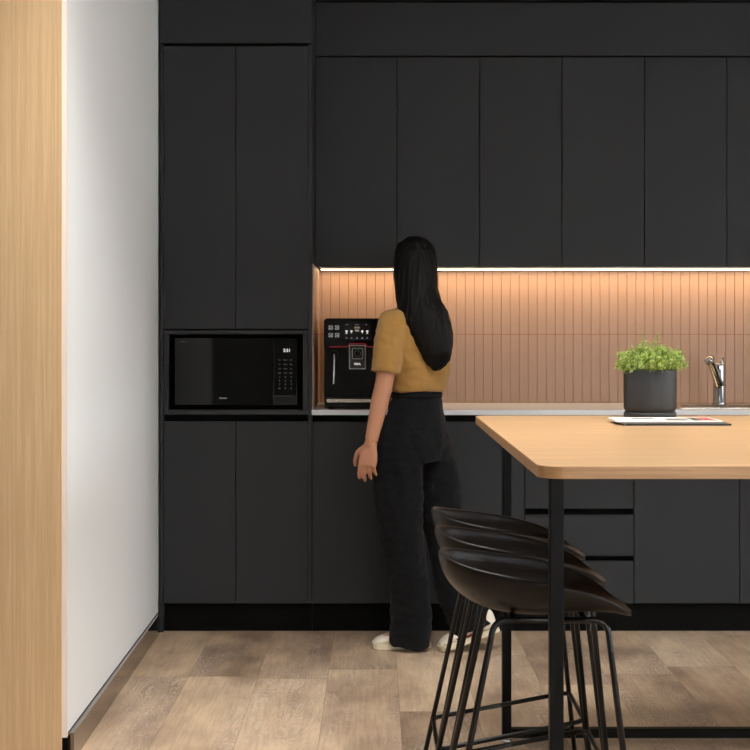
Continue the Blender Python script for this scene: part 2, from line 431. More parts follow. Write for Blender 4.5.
box(bm, xl1, xr0, 5.53, 6.08, Z(329.7)+.004, Z(45))
box(bm, xl1, xr0, 5.53, 6.08, .12, Z(421.5)-.01)
box(bm, xl1, xr0, 5.535, 6.08, Z(421.5)-.01, Z(414.5))
obj('carcass', bm, M['carc'], tall)
xm = X(235.7)
for a, b_ in ((xl1, xm), (xm, xr0)):
    door('door', a, b_, Z(329.2), Z(45.8), YF, tall)
    door('door', a, b_, Z(603.8), Z(421.3), YF, tall)
nx0, nx1, nz0, nz1 = X(168.5), X(302.9), Z(410), Z(334)
bm = bmesh.new()
box(bm, xl1+G, nx0, YF, 6.07, Z(414.5), Z(330.3)); box(bm, nx1, xr0-G, YF, 6.07, Z(414.5), Z(330.3))
box(bm, nx0, nx1, YF, 6.07, Z(414.5), nz0); box(bm, nx0, nx1, YF, 6.07, nz1, Z(330.3))
obj('niche_frame', bm, M['cab'], tall)

# microwave in the niche
mw = empty('microwave', 'black glass fronted microwave oven set into the tall charcoal cabinet', 'microwave', ((nx0+nx1)/2, 5.75, nz0))
my = 5.510
mx0, mx1, mz0, mz1 = nx0+.003, nx1-.003, nz0+.0005, nz1-.004
obj('casing', bx(mx0, mx1, my+.02, 5.95, mz0, mz1, bev=.003), M['mwbody'], mw)
fr = bmesh.new(); rrslab(fr, mx0, mx1, mz0, mz1, .004, my+.004, my+.02)
obj('front_frame', fr, M['mwbody'], mw)
dx0, dx1, dz0, dz1 = X(174.5), X(297), Z(405), Z(338)
sx = X(273.5)
dr = obj('door', bx(dx0, sx-.001, my-.004, my+.006, dz0, dz1, bev=.0015), M['gloss'], mw)
t = obj('lettering', textmesh('Hisense', .0068, X(222.7), my-.0045, Z(398.2), bold=.0002, shear=.15), M['ink'], dr, label='small pale maker lettering')
t = obj('lettering', textmesh('INVERTER', .0042, X(183.4), my-.0045, Z(341.9)), M['inkdim'], dr)
cp = obj('control_panel', bx(sx+.001, dx1, my-.004, my+.006, Z(395.3), dz1, bev=.0015), M['gloss'], mw)
obj('release_button', bx(sx+.001, dx1, my-.004, my+.006, dz0, Z(395.8), bev=.0015), M['screen'], mw)
obj('clock_digits', textmesh('2:51', .0125, X(286.8), my-.0045, Z(350.6), bold=.0003), M['lit'], cp)
bm = bmesh.new()
keys = [(360, ['Pizza', 'Popcorn', 'Soup']), (364.4, ['Fish', 'Chicken', 'Meat']), (368.8, ['Time', 'Defrost', 'Kg']), (373, ['Cook', 'Clock', 'Power']),
        (377, ['1','2','3']), (380.8, ['4','5','6']), (384.5, ['7','8','9']), (388.4, ['Stop','0','Start'])]
for py, row in keys:
    for px, s in zip((279.4, 285.2, 291), row):
        joinmesh(bm, textmesh(s, .0052 if len(s) == 1 else .0034, X(px), my-.0045, Z(py)))
obj('keypad', bm, M['ink'], cp)

# ------------------------------------------------------------------ plinth, counter run, wall cabinets
XE = 2.35   # right end of the run, beyond the frame
struct('trim_3', bx(xl1+.001, xr1-.001, 5.525, 5.545, .0005, Z(604.5)-.001), M['plinth'])
struct('trim_4', bx(xr1+.001, XE, 5.525, 5.545, .0005, Z(604.5)-.001), M['plinth'])
zc0, zc1 = Z(415), .9
def base_unit(x0, x1, label, fronts, group=None):
    e = empty('base_cabinet', label, 'cabinet', ((x0+x1)/2, 5.8, .12), group)
    bm = bmesh.new()
    box(bm, x0+.0005, x0+.018, 5.535, 6.1, .12, zc0-.001); box(bm, x1-.018, x1-.0005, 5.535, 6.1, .12, zc0-.001)
    box(bm, x0+.018, x1-.018, 6.08, 6.1, .12, zc0-.001); box(bm, x0+.018, x1-.018, 5.535, 6.08, .12, .138)
    box(bm, x0+.018, x1-.018, 5.535, 5.552, .138, zc0-.001)
    obj('carcass', bm, M['carc'], e)
    for f in fronts: door(f[0], f[1], f[2], f[3], f[4], YF, e)
    return e
zt, zb = Z(421.6), Z(603.7)
b1, b2, b3, b4, b5, b6 = xr1, X(418.6), X(524.7), X(634), X(739.7), X(846)
base_unit(b1, b3, 'charcoal two door base cabinet behind the walking woman, next to the tall cabinet', [('door', b1, b2, zb, zt), ('door', b2, b3, zb, zt)])
base_unit(b3, b4, 'charcoal base cabinet of three drawers with dark finger grooves, behind the stools', [('drawer', b3, b4, Z(509), zt), ('drawer', b3, b4, Z(556.3), Z(514.6)), ('drawer', b3, b4, zb, Z(561))])
base_unit(b4, b6, 'charcoal base cabinet under the sink, seen below the oak table', [('door', b4, b5, zb, zt), ('door', b5, b6, zb, zt)])
base_unit(b6, XE, 'charcoal base cabinet at the far right end of the counter', [('door', b6, (b6+XE)/2, zb, zt), ('door', (b6+XE)/2, XE, zb, zt)])
# counter with a cut-out for the sink
kx0, kx1, ky0, ky1 = 1.29, 2.10, 5.60, 5.80
kx0 = X(678, 5.62)
bm = bmesh.new()
box(bm, xr1, kx0, YF, 6.1, zc0, zc1); box(bm, kx1, XE, YF, 6.1, zc0, zc1)
box(bm, kx0, kx1, YF, ky0, zc0, zc1); box(bm, kx0, kx1, 5.99, 6.1, zc0, zc1)
bmesh.ops.remove_doubles(bm, verts=bm.verts[:], dist=.0001)
tag(obj('countertop', bm, M['counter']), 'long pale grey stone worktop running under the tiled splashback', 'worktop')
# sink
sk = empty('kitchen_sink', 'stainless steel inset sink in the pale worktop below the chrome tap', 'sink', ((kx0+kx1)/2, 5.8, zc1))
bm = bmesh.new()
ox0, ox1, oy0, oy1 = kx0-.012, kx1+.012, 5.585, 6.005; ix0, ix1, iy0, iy1 = kx0+.03, kx1-.03, 5.63, 5.755
def rr2(x0, x1, y0, y1, r, z, n=5):
    return [Vector((p.x, p.z, z)) for p in roundrect(x0, x1, y0, y1, r, 0, n)]
ringloft(bm, [rr2(ox0, ox1, oy0, oy1, .02, zc1+.0005), rr2(ox0, ox1, oy0, oy1, .02, zc1+.004), rr2(ix0-.006, ix1+.006, iy0-.006, iy1+.006, .03, zc1+.006),
              rr2(ix0, ix1, iy0, iy1, .03, zc1-.004), rr2(ix0+.004, ix1-.004, iy0+.004, iy1-.004, .03, zc1-.17), rr2(ix0+.05, ix1-.05, iy0+.04, iy1-.04, .01, zc1-.18)], cap=False)
bm.faces.new([v for v in bm.verts][-24:])
obj('basin', bm, M['steel'], sk, smooth=False)
bm = bmesh.new(); lathe(bm, [(.0, .006), (.03, .006), (.036, .001), (.036, 0)], ((ix0+ix1)/2, (iy0+iy1)/2, zc1-.1795)); bmesh.ops.remove_doubles(bm, verts=bm.verts[:], dist=.0001)
obj('drain', bm, M['chrome'], sk, smooth=True)
# tap
td = 5.81; s_ = td/F
fc = Vector((X(719.6, td), td, zc1+.0062))
tp = empty('kitchen_tap', 'chrome pull-out kitchen tap standing behind the sink', 'tap', fc)
bm = bmesh.new()
lathe(bm, [(0, 0), (.028, 0), (.029, .004), (.027, .010), (.0265, .014), (.0255, .016), (.0255, .165), (.0248, .172), (.0225, .1765), (0, .178)], fc+Vector((-.002,0,0)))
bmesh.ops.remove_doubles(bm, verts=bm.verts[:], dist=.0001)
obj('body', bm, M['chrome'], tp, smooth=True)
bm = bmesh.new()
sp0 = fc+Vector((-.004, -.012, .085)); sp1 = fc+Vector((-.066, -.105, .193))
pts, rd = smoothpath([sp0, sp0.lerp(sp1, .4), sp1], [.019, .0165, .0145]); tube(bm, pts, rd, 20)
obj('spout', bm, M['chrome'], tp, smooth=True)
bm = bmesh.new()
h0 = sp1+Vector((0,0,.002)); hd = Vector((-.20, -.35, -.10)).normalized()
tube(bm, [h0-hd*.016, h0-hd*.012, h0+hd*.012, h0+hd*.03, h0+hd*.034], [.010, .0165, .0172, .0160, .012], 20)
obj('spray_head', bm, M['chrome'], tp, smooth=True)
bm = bmesh.new()
tube(bm, [fc+Vector((.008,0,.17)), fc+Vector((.009,0,.186)), fc+Vector((.012,.004,.200)), fc+Vector((.014,.004,.204))], [.010,.006,.0062,.003], 14)
obj('lever', bm, M['chrome'], tp, smooth=True)

# splashback tiles
bm = bmesh.new()
XB = XE
box(bm, xr1+.001, XB, 6.1035, 6.113, zc1-.02, 1.500, mi=1)
x = X(321.7, 6.1)-.0403
zj = Z(334.3, 6.1)
while x < XB-.005:
    a = max(x, xr1+.002); b_ = min(x+.0403, XB)
    for z0, z1 in ((zc1+.001, zj-.0010), (zj+.0010, 1.4975)):
        dy = random.uniform(0, .0003)
        box(bm, a+.0007, b_-.0007, 6.0985-dy, 6.104, z0, z1, bev=.0006, seg=1)
    x += .0403
yy = 5.515  # tile return added on the cabinet side to give its lit brown tone
while yy < 6.09:
    for z0, z1 in ((zc1+.001, zj-.0010), (zj+.0010, 1.4925)):
        box(bm, xr1+.0012, xr1+.0062, yy+.0007, min(yy+.0396, 6.097), z0, z1, bev=.0006, seg=1)
    yy += .0403
box(bm, xr1+.0006, xr1+.0022, 5.516, 6.1, zc1+.001, 1.4925, mi=1)
struct('trim_5', bm, [M['tile'], M['grout']], 'clay pink stacked finger tiles of the splashback')

# wall cabinets
YU = 5.75; uz0, uz1 = Z(266.6, YU), Z(57, YU); us = .3492; ux = [-.2543, .0927]
for k in range(1, 7): ux.append(.0927+us*k)
def wall_unit(xs, label):
    x0, x1 = xs[0], xs[-1]
    e = empty('wall_cabinet', label, 'cabinet', ((x0+x1)/2, 5.92, uz0), 'charcoal wall cabinets')
    bm = bmesh.new(); box(bm, x0+.0005, x1-.0005, YU+.022, 6.1, uz0+.0085, uz1)
    obj('carcass', bm, M['carc'], e)
    for a, b_ in zip(xs, xs[1:]): door('door', a, b_, uz0, uz1, YU, e)
wall_unit(ux[0:2], 'single door charcoal wall cabinet beside the tall cabinet, above the coffee machine')
wall_unit(ux[1:4], 'charcoal wall cabinet of two doors starting directly above the woman\'s head')
wall_unit(ux[3:6], 'charcoal wall cabinet of two doors above the potted plant')
wall_unit(ux[5:8], 'charcoal wall cabinet at the right edge, above the tap')
struct('trim_6', bx(xr1+.003, ux[7], YU, 6.1, Z(55.6, YU), Z(2.6, YU), bev=.001, seg=1), M['cab'], 'charcoal filler panel above the wall cabinets')
struct('trim_7', bx(xr1+.003, ux[7], YU+.02, 6.1, Z(2.6, YU)+.001, CZ-.004), M['carc'])
# LED profile under the wall cabinets
led = empty('led_light_strip', 'glowing warm white light strip under the charcoal wall cabinets', 'light', (.9, 5.93, uz0+.002))
lz = uz0+.0085
bm = bmesh.new(); box(bm, ux[0]+.012, ux[7], 5.94, 5.948, lz-.009, lz-.0003); box(bm, ux[0]+.012, ux[7], 6.065, 6.073, lz-.009, lz-.0003); box(bm, ux[0]+.012, ux[7], 5.948, 6.065, lz-.003, lz-.0003)
obj('profile', bm, M['alu'], led)
obj('diffuser', bx(ux[0]+.016, ux[7]-.004, 5.9485, 6.0645, lz-.0085, lz-.0035), M['led'], led)

# ------------------------------------------------------------------ coffee machine
cd = 5.58; cf = cd/F
def CX(px): return (px-HX)*cf
def CZz(py): return CH-(py-HY)*cf
c0, c1 = CX(323.9), CX(391); cz0, cz1 = zc1+.002, CZz(318.4)
cm = empty('coffee_machine', 'black bean to cup coffee machine with red trim line on the worktop', 'coffee machine', ((c0+c1)/2, 5.8, zc1))
bm = bmesh.new(); rrslab(bm, c0, c1, cz0+.01, cz1, .016, cd+.03, cd+.40, bev=.003)
obj('body', bm, M['blackplastic'], cm)
bm = bmesh.new(); rrslab(bm, c0, c1, CZz(347.5), cz1, .014, cd, cd+.03, bev=.004)
up = obj('control_panel', bm, M['blackplastic'], cm)
bm = bmesh.new(); rrslab(bm, c0+.002, c1-.002, cz0+.012, CZz(347.5)-.001, .004, cd+.012, cd+.03)
obj('front_panel', bm, M['gloss'], cm)
for q in (c0+.03, c1-.03):
    bm = bmesh.new(); lathe(bm, [(0, 0), (.012, 0), (.012, .012), (0, .012)], (q, cd+.06, zc1)); obj('foot', bm, M['blackplastic'], cm)
# rings of the four buttons
for px in (330.7, 337.1):
    for py in (327.6, 335.2):
        c = Vector((CX(px), cd-.001, CZz(py))); bm = bmesh.new()
        for k in range(4):
            a0 = k*PI/2+PI/4-.5; pts = [c+Vector((.0080*math.cos(a0+.25*j), 0, .0080*math.sin(a0+.25*j))) for j in range(5)]
            tube(bm, pts, .0010, 6, up=Vector((0,1,0)))
        tube(bm, [c+Vector((-.0035,0,-.001)), c+Vector((.0035,0,-.001))], .0011, 6)
        obj('button', bm, M['lit'], up)
bm = bmesh.new(); rrslab(bm, CX(343.8), CX(371), CZz(339.8), CZz(323.3), .002, cd-.0012, cd+.002)
scn = obj('display', bm, M['screen'], up)
yd = cd-.0016
for px, s in ((347.2, 'coffee'), (356.8, 'espresso'), (366.2, 'milk')):
    bm = bmesh.new(); joinmesh(bm, textmesh(s, .0036, CX(px), yd, CZz(324.6), bold=.0002)); obj('menu_text', bm, M['ink'], scn)
for i, px in enumerate((346.6, 351.5, 362.3, 367.3)):
    c = Vector((CX(px), yd, CZz(331.8)))       # small cup and glass pictograms
    bm = bmesh.new()
    rrslab(bm, c.x-.0045, c.x+.0045, c.z-.001, c.z+.0055, .001, yd-.0002, yd+.0002)
    rrslab(bm, c.x-.0015, c.x+.0015, c.z-.0065, c.z-.0005, .0005, yd-.00021, yd+.0002)
    if i % 3 == 0: rrslab(bm, c.x-.0045, c.x+.0045, c.z-.0078, c.z-.006, .0005, yd-.0002, yd+.0002)
    obj('pictogram', bm, M['lit'], scn)
for px in (346.6, 351.5, 357, 362.3, 367.3):
    c = Vector((CX(px), yd, CZz(337.8)))
    bm = bmesh.new(); ringloft(bm, [[c+Vector((-.0045, dy, -.003)), c+Vector((.0045, dy, -.003)), c+Vector((0, dy, .0035))] for dy in (-.0002, .0002)])
    obj('arrow_mark', bm, M['ink'], scn)
bm = bmesh.new(); c = Vector((CX(357), yd, CZz(328.2)))
rrslab(bm, c.x-.0115, c.x+.0115, c.z-.0015, c.z+.0065, .002, yd-.0002, yd+.0002); rrslab(bm, c.x-.009, c.x+.009, c.z-.0135, c.z-.0055, .002, yd-.0002, yd+.0002)
obj('lit_symbol', bm, M['amber'], scn)
c = Vector((CX(379.5), cd-.001, CZz(331))); bm = bmesh.new()
tube(bm, [c+Vector((.0165*math.cos(a*PI/12), 0, .0165*math.sin(a*PI/12))) for a in range(25)], .0009, 6); obj('dial_ring', bm, M['inkdim'], up)
# red line with its raised middle
bm = bmesh.new(); ry = cd-.0006
tube(bm, bend([Vector((CX(329.5), ry, CZz(346.8))), Vector((CX(347.3), ry, CZz(346.8))), Vector((CX(350), ry, CZz(343.6))), Vector((CX(364.6), ry, CZz(343.6))), Vector((CX(367.4), ry, CZz(346.8))), Vector((CX(385), ry, CZz(346.8)))], .004), .0019, 8)
obj('red_trim', bm, M['red'], cm)
# brewing unit
bm = bmesh.new(); rrslab(bm, CX(349.6), CX(365.4), CZz(368.8), CZz(345.2), .005, cd-.03, cd+.012)
bu = obj('coffee_outlet', bm, M['grey'], cm)
bm = bmesh.new(); rrframe(bm, CX(349.1), CX(365.9), CZz(369.2), CZz(344.8), .005, .0042, cd-.034, cd-.020); obj('outer_frame', bm, M['chrome'], bu, label='bright chrome frame')
bm = bmesh.new(); rrframe(bm, CX(352.1), CX(363.1), CZz(359.0), CZz(348.0), .005, .0036, cd-.033, cd-.029); obj('inner_frame', bm, M['chrome'], bu)
bm = bmesh.new(); rrslab(bm, CX(352.9), CX(362.3), CZz(358.2), CZz(348.8), .003, cd-.0308, cd-.0295)
obj('button_plate', bm, M['gloss'], bu)
c = Vector((CX(357.6), cd-.0315, CZz(353.5))); bm = bmesh.new()
tube(bm, [c+Vector((.0125*math.cos(a*PI/12), 0, .0125*math.sin(a*PI/12))) for a in range(25)], .0008, 6); obj('ring', bm, M['inkdim'], bu)
bm = bmesh.new(); joinmesh(bm, textmesh('VIVA', .0088, CX(357.4), cd-.0306, CZz(364), bold=.0006)); obj('lettering', bm, M['lit'], bu)  # plate lettering is no lamp; glow added to brighten it
# steam wand
bm = bmesh.new()
lathe_c = Vector((CX(334), cd+.012, CZz(354)))
ringloft(bm, [ell(lathe_c+Vector((0, y, 0)), (r, 0, 0), (0, 0, r), 24) for y, r in ((0, .016), (-.008, .015), (-.012, .009))])
sw = obj('wand_mount', bm, M['blackplastic'], cm)
bm = bmesh.new()
pts, rd = smoothpath([lathe_c+Vector((0, -.010, 0)), lathe_c+Vector((.0005, -.026, -.006)), P(333.9, 369, cd-.02), P(333.6, 379, cd-.022), P(333.3, 383.4, cd-.023)], [.0036, .0042, .0042, .0034, .0052])
tube(bm, pts, rd, 12, roundcap=True); obj('steam_wand', bm, M['chrome'], cm, smooth=True)
# tray
bm = bmesh.new(); rrslab(bm, c0+.004, c1-.004, cz0+.006, CZz(397.4), .006, cd-.05, cd+.012)
tr = obj('drip_tray', bm, M['blackplastic'], cm)
bm = bmesh.new(); rrslab(bm, CX(326.9), CX(388.5), CZz(401.8), CZz(398.3), .001, cd-.054, cd-.049); obj('tray_rim', bm, M['steel'], tr, label='brushed steel strip')

# ------------------------------------------------------------------ table
TZ = .952; TT = .024; TX0 = .309; TX1 = 2.55; TY0 = 2.556; TY1 = 4.22
tb = empty('bar_table', 'high oak topped table with rounded corners on a black steel frame', 'table', ((TX0+TX1)/2, (TY0+TY1)/2, 0))
bm = bmesh.new()
def plan(inset, z):
    r = .05-inset
    return [Vector((p.x, p.z, z)) for p in roundrect(TX0+inset, TX1-inset, TY0+inset, TY1-inset, r, 0, 10)]
rv = ringloft(bm, [plan(.0012, TZ-TT), plan(0, TZ-TT+.0012), plan(0, TZ-.0012), plan(.0012, TZ)], mi=1)
for f in bm.faces:
    if all(abs(v.co.z-TZ) < 1e-5 for v in f.verts): f.material_index = 0
top = obj('tabletop', bm, [M['tabletop'], M['tableedge']], tb)
w = .0135
lx0, lx1 = .3578, TX1-.05; ly0, ly1 = 2.685, 4.02
for (lx, ly) in ((lx0, ly0), (.389, ly1), (lx1, ly0), (lx1, ly1)):
    l = obj('leg', bx(lx-w, lx+w, ly-w, ly+w, .012, TZ-TT-.0005, bev=.0012, seg=1), M['frame'], tb)
    bm = bmesh.new(); lathe(bm, [(0, 0), (.014, 0), (.015, .003), (.012, .006), (.005, .008), (.005, .013), (0, .013)], (lx, ly, 0), n=20)
    obj('glide', bm, M['glide'], l, smooth=True)
for ly, lxa in ((ly0, lx0), (ly1, .389)):
    obj('floor_rail', bx(lxa+w+.0003, lx1-w-.0003, ly-w, ly+w, .012, .039, bev=.0012, seg=1), M['frame'], tb)

obj('top_rail', bx(lx0+.01, lx1-.01, 3.28, 3.32, TZ-TT-.025, TZ-TT-.0008, bev=.0012, seg=1), M['frame'], tb)
for lx in (lx0+.012, lx1):
    obj('end_rail', bx(lx-.012, lx+.012, ly0+w+.0003, ly1-w-.0003, TZ-TT-.013, TZ-TT-.0008, bev=.001, seg=1), M['frame'], tb)
# ------------------------------------------------------------------ stools
def make_stool():
    e = empty('bar_stool', 'x', 'stool', (0,0,0), 'black shell bar stools under the end of the table')
    # shell: plan centre (.21,0), low lip at +x, high back at -x
    NA, NR = 40, 14
    RT = ((0,.603),(.04,.612),(.14,.645),(.29,.670),(.52,.6925),(.76,.708),(.88,.717),(1,.731))
    def rimz(t):
        for (a, za), (b_, zb_) in zip(RT, RT[1:]):
            if t <= b_: return za+(zb_-za)*(t-a)/(b_-a)
        return RT[-1][1]
    ZB = .603; AX = .2075; BY = .160
    bm = bmesh.new(); rows = []
    for j in range(1, NR+1):
        ph = (j/NR)*PI/2; row = []
        for i in range(NA):
            a = 2*PI*i/NA; ca, sa = math.cos(a), math.sin(a)
            x = .5*(1-ca)                                # 0 front lip .. 1 back
            k = 2/2.25
            rx = AX*math.copysign(abs(ca)**k, ca); ry = BY*math.copysign(abs(sa)**k, sa)
            # rim height along the side
            t = x
            rim = rimz(t)
            r = math.sin(ph)**.92; g = (1-math.cos(ph))**1.12
            z = ZB+(rim-ZB)*g
            if ca > 0:                                    # waterfall lip
                z = ZB+(.620-ZB)*(r**2)*(1-ca*.2)+ (rim-.620+.0)*(g**1.6)*(1.0)
                z = ZB+(rim-ZB)*g + .010*math.sin(PI*min(1, r))*ca
                z -= .006*ca*max(0, (r-.85)/.15)
            row.append(bm.verts.new((AX+rx*r, ry*r, z)))
        rows.append(row)
    c = bm.verts.new((AX, 0, ZB))
    for i in range(NA): bm.faces.new((c, rows[0][i], rows[0][(i+1)%NA]))
    for a, b_ in zip(rows, rows[1:]):
        for i in range(NA): bm.faces.new((a[i], b_[i], b_[(i+1)%NA], a[(i+1)%NA]))
    me = subsurf(bm, 1, solid=.0105, off=0)
    obj('seat_shell', me, M['shell'], e, smooth=True)
    TR = .0068
    bl, br = (-.016, .412); tl, trr = (.110, .347); ht, hb = .100, .162; zt_ = .5985
    def leg(side, left):
        top_ = Vector((tl if left else trr, side*ht, zt_)); bot = Vector((bl if left else br, side*hb, .004))
        mid = Vector(((tl+trr)/2, side*ht, zt_))
        bm = bmesh.new(); tube(bm, bend([mid+(Vector((-.0,0,0))), top_, bot], .028, 8), TR, 12)
        l = obj('leg', bm, M['tube'], e, smooth=True)
        bm = bmesh.new(); lathe(bm, [(0, 0), (.009, 0), (.0095, .003), (.0085, .008), (0, .008)], (bot.x, bot.y, 0), n=16); obj('glide', bm, M['blackplastic'], l)
        return top_, bot
    ends = {}
    for side in (-1, 1):
        for left in (True, False): ends[(side, left)] = leg(side, left)
    def at(k, z):
        t, b_ = ends[k]; return t.lerp(b_, (t.z-z)/(t.z-b_.z))
    zl, zr = .118, .192
    A, B, C_, D = at((1, True), zl), at((1, False), zr), at((-1, False), zr), at((-1, True), zl)
    loop = [A.lerp(B, .5), B, C_, D, A, A.lerp(B, .5)]
    bm = bmesh.new(); tube(bm, bend(loop, .03, 6), .0062, 12); obj('footrest', bm, M['tube'], e, smooth=True)
    for x in (.15, .30):
        bm = bmesh.new(); tube(bm, [(x, -ht, zt_+.002), (x, ht, zt_+.002)], .006, 10)
        obj('seat_brace', bm, M['tube'], e, smooth=True)
    return e
st = make_stool()
def copy_tree(o, parent=None):
    c = o.copy(); col.objects.link(c); c.parent = parent
    for ch in list(o.children): copy_tree(ch, c)
    return c
st2 = copy_tree(st); st3 = copy_tree(st)
for o, x, y, lab in ((st, .1420, 2.965, 'nearest of the three black shell bar stools, behind the front table leg'),
                     (st2, .1495, 3.325, 'middle one of the three black shell bar stools in a row'),
                     (st3, .1560, 3.695, 'farthest of the three black shell bar stools, nearest the woman')):
    o.location = (x, y, 0); o['label'] = lab

# ------------------------------------------------------------------ plant, magazines
pc = Vector((X(650, 4.075), 4.075, TZ+.0005))
pl = empty('potted_plant', 'bushy light green herb in a charcoal ceramic pot on the oak table', 'plant', pc)
bm = bmesh.new(); lathe(bm, [(0, 0), (.072, 0), (.0765, .003), (.078, .010), (.0775, .017), (.0755, .019), (.070, .019), (.068, .006), (0, .006)], pc, 64); bmesh.ops.remove_doubles(bm, verts=bm.verts[:], dist=.0001)
obj('saucer', bm, M['pot'], pl, smooth=True)
bm = bmesh.new(); lathe(bm, [(0, .0065), (.064, .0065), (.072, .020), (.077, .028), (.0785, .034), (.0785, .143), (.0775, .146), (.0745, .146), (.0735, .143), (.0735, .04), (0, .04)], pc, 64); bmesh.ops.remove_doubles(bm, verts=bm.verts[:], dist=.0001)
obj('pot', bm, M['pot'], pl, smooth=True)
bm = bmesh.new(); lathe(bm, [(0, .134), (.05, .136), (.073, .131), (.073, .1), (0, .1)], pc, 40); bmesh.ops.remove_doubles(bm, verts=bm.verts[:], dist=.0001)
obj('soil', bm, M['soil'], pl)
sb = bmesh.new(); lb = bmesh.new()
rnd = random.Random(3)
def leaf(p, d, ln, wd):
    d = d.normalized(); u, v = frame(d, Vector((rnd.uniform(-1,1), rnd.uniform(-1,1), rnd.uniform(-.3,1))))
    a = lb.verts.new(p); b1_ = lb.verts.new(p+d*ln*.45+u*wd+v*wd*.35); b2_ = lb.verts.new(p+d*ln*.45-u*wd+v*wd*.35); m_ = lb.verts.new(p+d*ln*.5-v*wd*.2); c = lb.verts.new(p+d*ln)
    lb.faces.new((a, b1_, m_)); lb.faces.new((a, m_, b2_)); lb.faces.new((b1_, c, m_)); lb.faces.new((m_, c, b2_))
for i in range(230):
    a = rnd.uniform(0, 2*PI); r0 = .066*math.sqrt(rnd.random()); base = pc+Vector((r0*math.cos(a), r0*math.sin(a), .134))
    out = (r0/.066)
    hgt = rnd.uniform(.030, .090)*(1.12-.45*out); spread = out*rnd.uniform(.15, .5)*.085+rnd.uniform(-.01, .012)
    if i in (10, 40): hgt = .112; base = pc+Vector((-.022+.042*(i == 40), -.01, .134)); spread = .0
    if rnd.random() < .28 and out > .55: hgt *= .5; spread = rnd.uniform(.026, .052)
    tip = base+Vector((math.cos(a)*spread, math.sin(a)*spread, hgt))
    mid = base.lerp(tip, .55)+Vector((rnd.uniform(-.006,.006), rnd.uniform(-.006,.006), .012*(spread > .02)))
    pts, rd = smoothpath([base, mid, tip], [.0011, .0009, .0005], 5)
    tube(sb, pts, rd, 5)
    for j in range(2, len(pts)):
        dr_ = (pts[j]-pts[j-1]).normalized()
        for q in range(3):
            ph = rnd.uniform(0, 2*PI); u, v = frame(dr_); dd = (u*math.cos(ph)+v*math.sin(ph))*1.0+dr_*rnd.uniform(.2, .9)
            leaf(pts[j]-dr_*rnd.uniform(0, .006), dd, rnd.uniform(.011, .020), rnd.uniform(.0012, .0019))
    for q in range(4):
        leaf(tip, Vector((rnd.uniform(-.6,.6), rnd.uniform(-.6,.6), 1)), rnd.uniform(.008, .013), .0016)
obj('stems', sb, M['stem'], pl); obj('foliage', lb, M['leaf'], pl)

# magazines: bottom, middle, top
def magazine(x0, x1, y0, y1, z0, th, rot, cover, label, pics=()):
    c = Vector(((x0+x1)/2, (y0+y1)/2, z0)); e = empty('magazine', label, 'magazine', (0,0,0), 'magazines stacked in front of the plant pot')
    hx, hy = (x1-x0)/2, (y1-y0)/2
    obj('pages', bx(-hx+.002, hx-.002, -hy+.001, hy-.002, .0004, th-.0005), M['paper'], e)
    cv = bmesh.new(); box(cv, -hx, hx, -hy, hy, th-.0005, th); box(cv, -hx, hx, -hy, hy, 0, .0004); box(cv, -hx, hx, -hy-.0004, -hy, 0, th)
    cvo = obj('cover', cv, cover, e)
    for k, (u0, u1, v0, v1, mt) in enumerate(pics):
        obj('picture', bx(-hx+u0*2*hx, -hx+u1*2*hx, -hy+v0*2*hy, -hy+v1*2*hy, th, th+.0002), mt, cvo)
    e.location = c; e.rotation_euler = (0,0,rot); return e
mz = TZ+.0004
magazine(X(624,3.74), X(730,3.74), 3.725, 3.90, mz, .0048, math.radians(0), M['covdark'], 'black covered magazine at the bottom of the stack on the table')
magazine(X(620,3.76), X(724,3.76), 3.737, 3.905, mz+.0050, .0032, math.radians(1.2), M['covgrey'], 'grey covered magazine between the black one and the white one', ())
magazine(X(615,3.78), X(720,3.78), 3.745, 3.912, mz+.0084, .0034, math.radians(-1.0), M['paper'], 'white magazine with dark and red pictures on its cover, top of the stack',
         ((.20,.42,.4,.8,M['covgrey']), (.50,.72,.1,.7,M['covgrey']), (.74,.84,.1,.85,M['covdark']), (.85,.97,.12,.9,M['covred'])))

# ------------------------------------------------------------------ woman
Fd = Vector((-.74, .67, 0)).normalized(); Ld = Vector((-Fd.y, Fd.x, 0))      # facing, her left
Ld = Vector((-.67, -.74, 0)).normalized(); U = Vector((0,0,1))
D0 = 5.20
def Q(px, py, d=D0): return P(px, py, d)
def E(px, py, rl, rf, d=D0, tilt=0, sup=2.2, n=32):
    return ell(Q(px, py, d), Ld*rl, Fd*rf, n, sup)
bm = bmesh.new()
# torso
ringloft(bm, [E(414,440,.108,.084), E(415,425,.104,.080), E(416,405,.088,.070), E(417,392,.084,.068), E(417,375,.094,.076), E(417,355,.115,.09), E(417,338,.128,.092), E(417,325,.140,.085), E(417,316,.125,.07), E(416,309,.07,.05), E(416,302,.045,.045), E(416,290,.043,.045)])
# head: face toward Fd
hc = Q(415, 266); 
def head_ring(z, rl, rf, off): return ell(hc+U*z+Fd*off, Ld*rl, Fd*rf, 32, 2.15)
ringloft(bm, [head_ring(-.112, .020, .022, .052), head_ring(-.104, .036, .040, .040), head_ring(-.085, .047, .054, .026), head_ring(-.06, .055, .068, .013), head_ring(-.03, .061, .078, .006), head_ring(0, .064, .080, .004),
              head_ring(.03, .064, .080, .002), head_ring(.055, .058, .072, 0), head_ring(.075, .044, .056, -.002), head_ring(.086, .026, .034, -.002), head_ring(.09, .010, .014, -.002)])
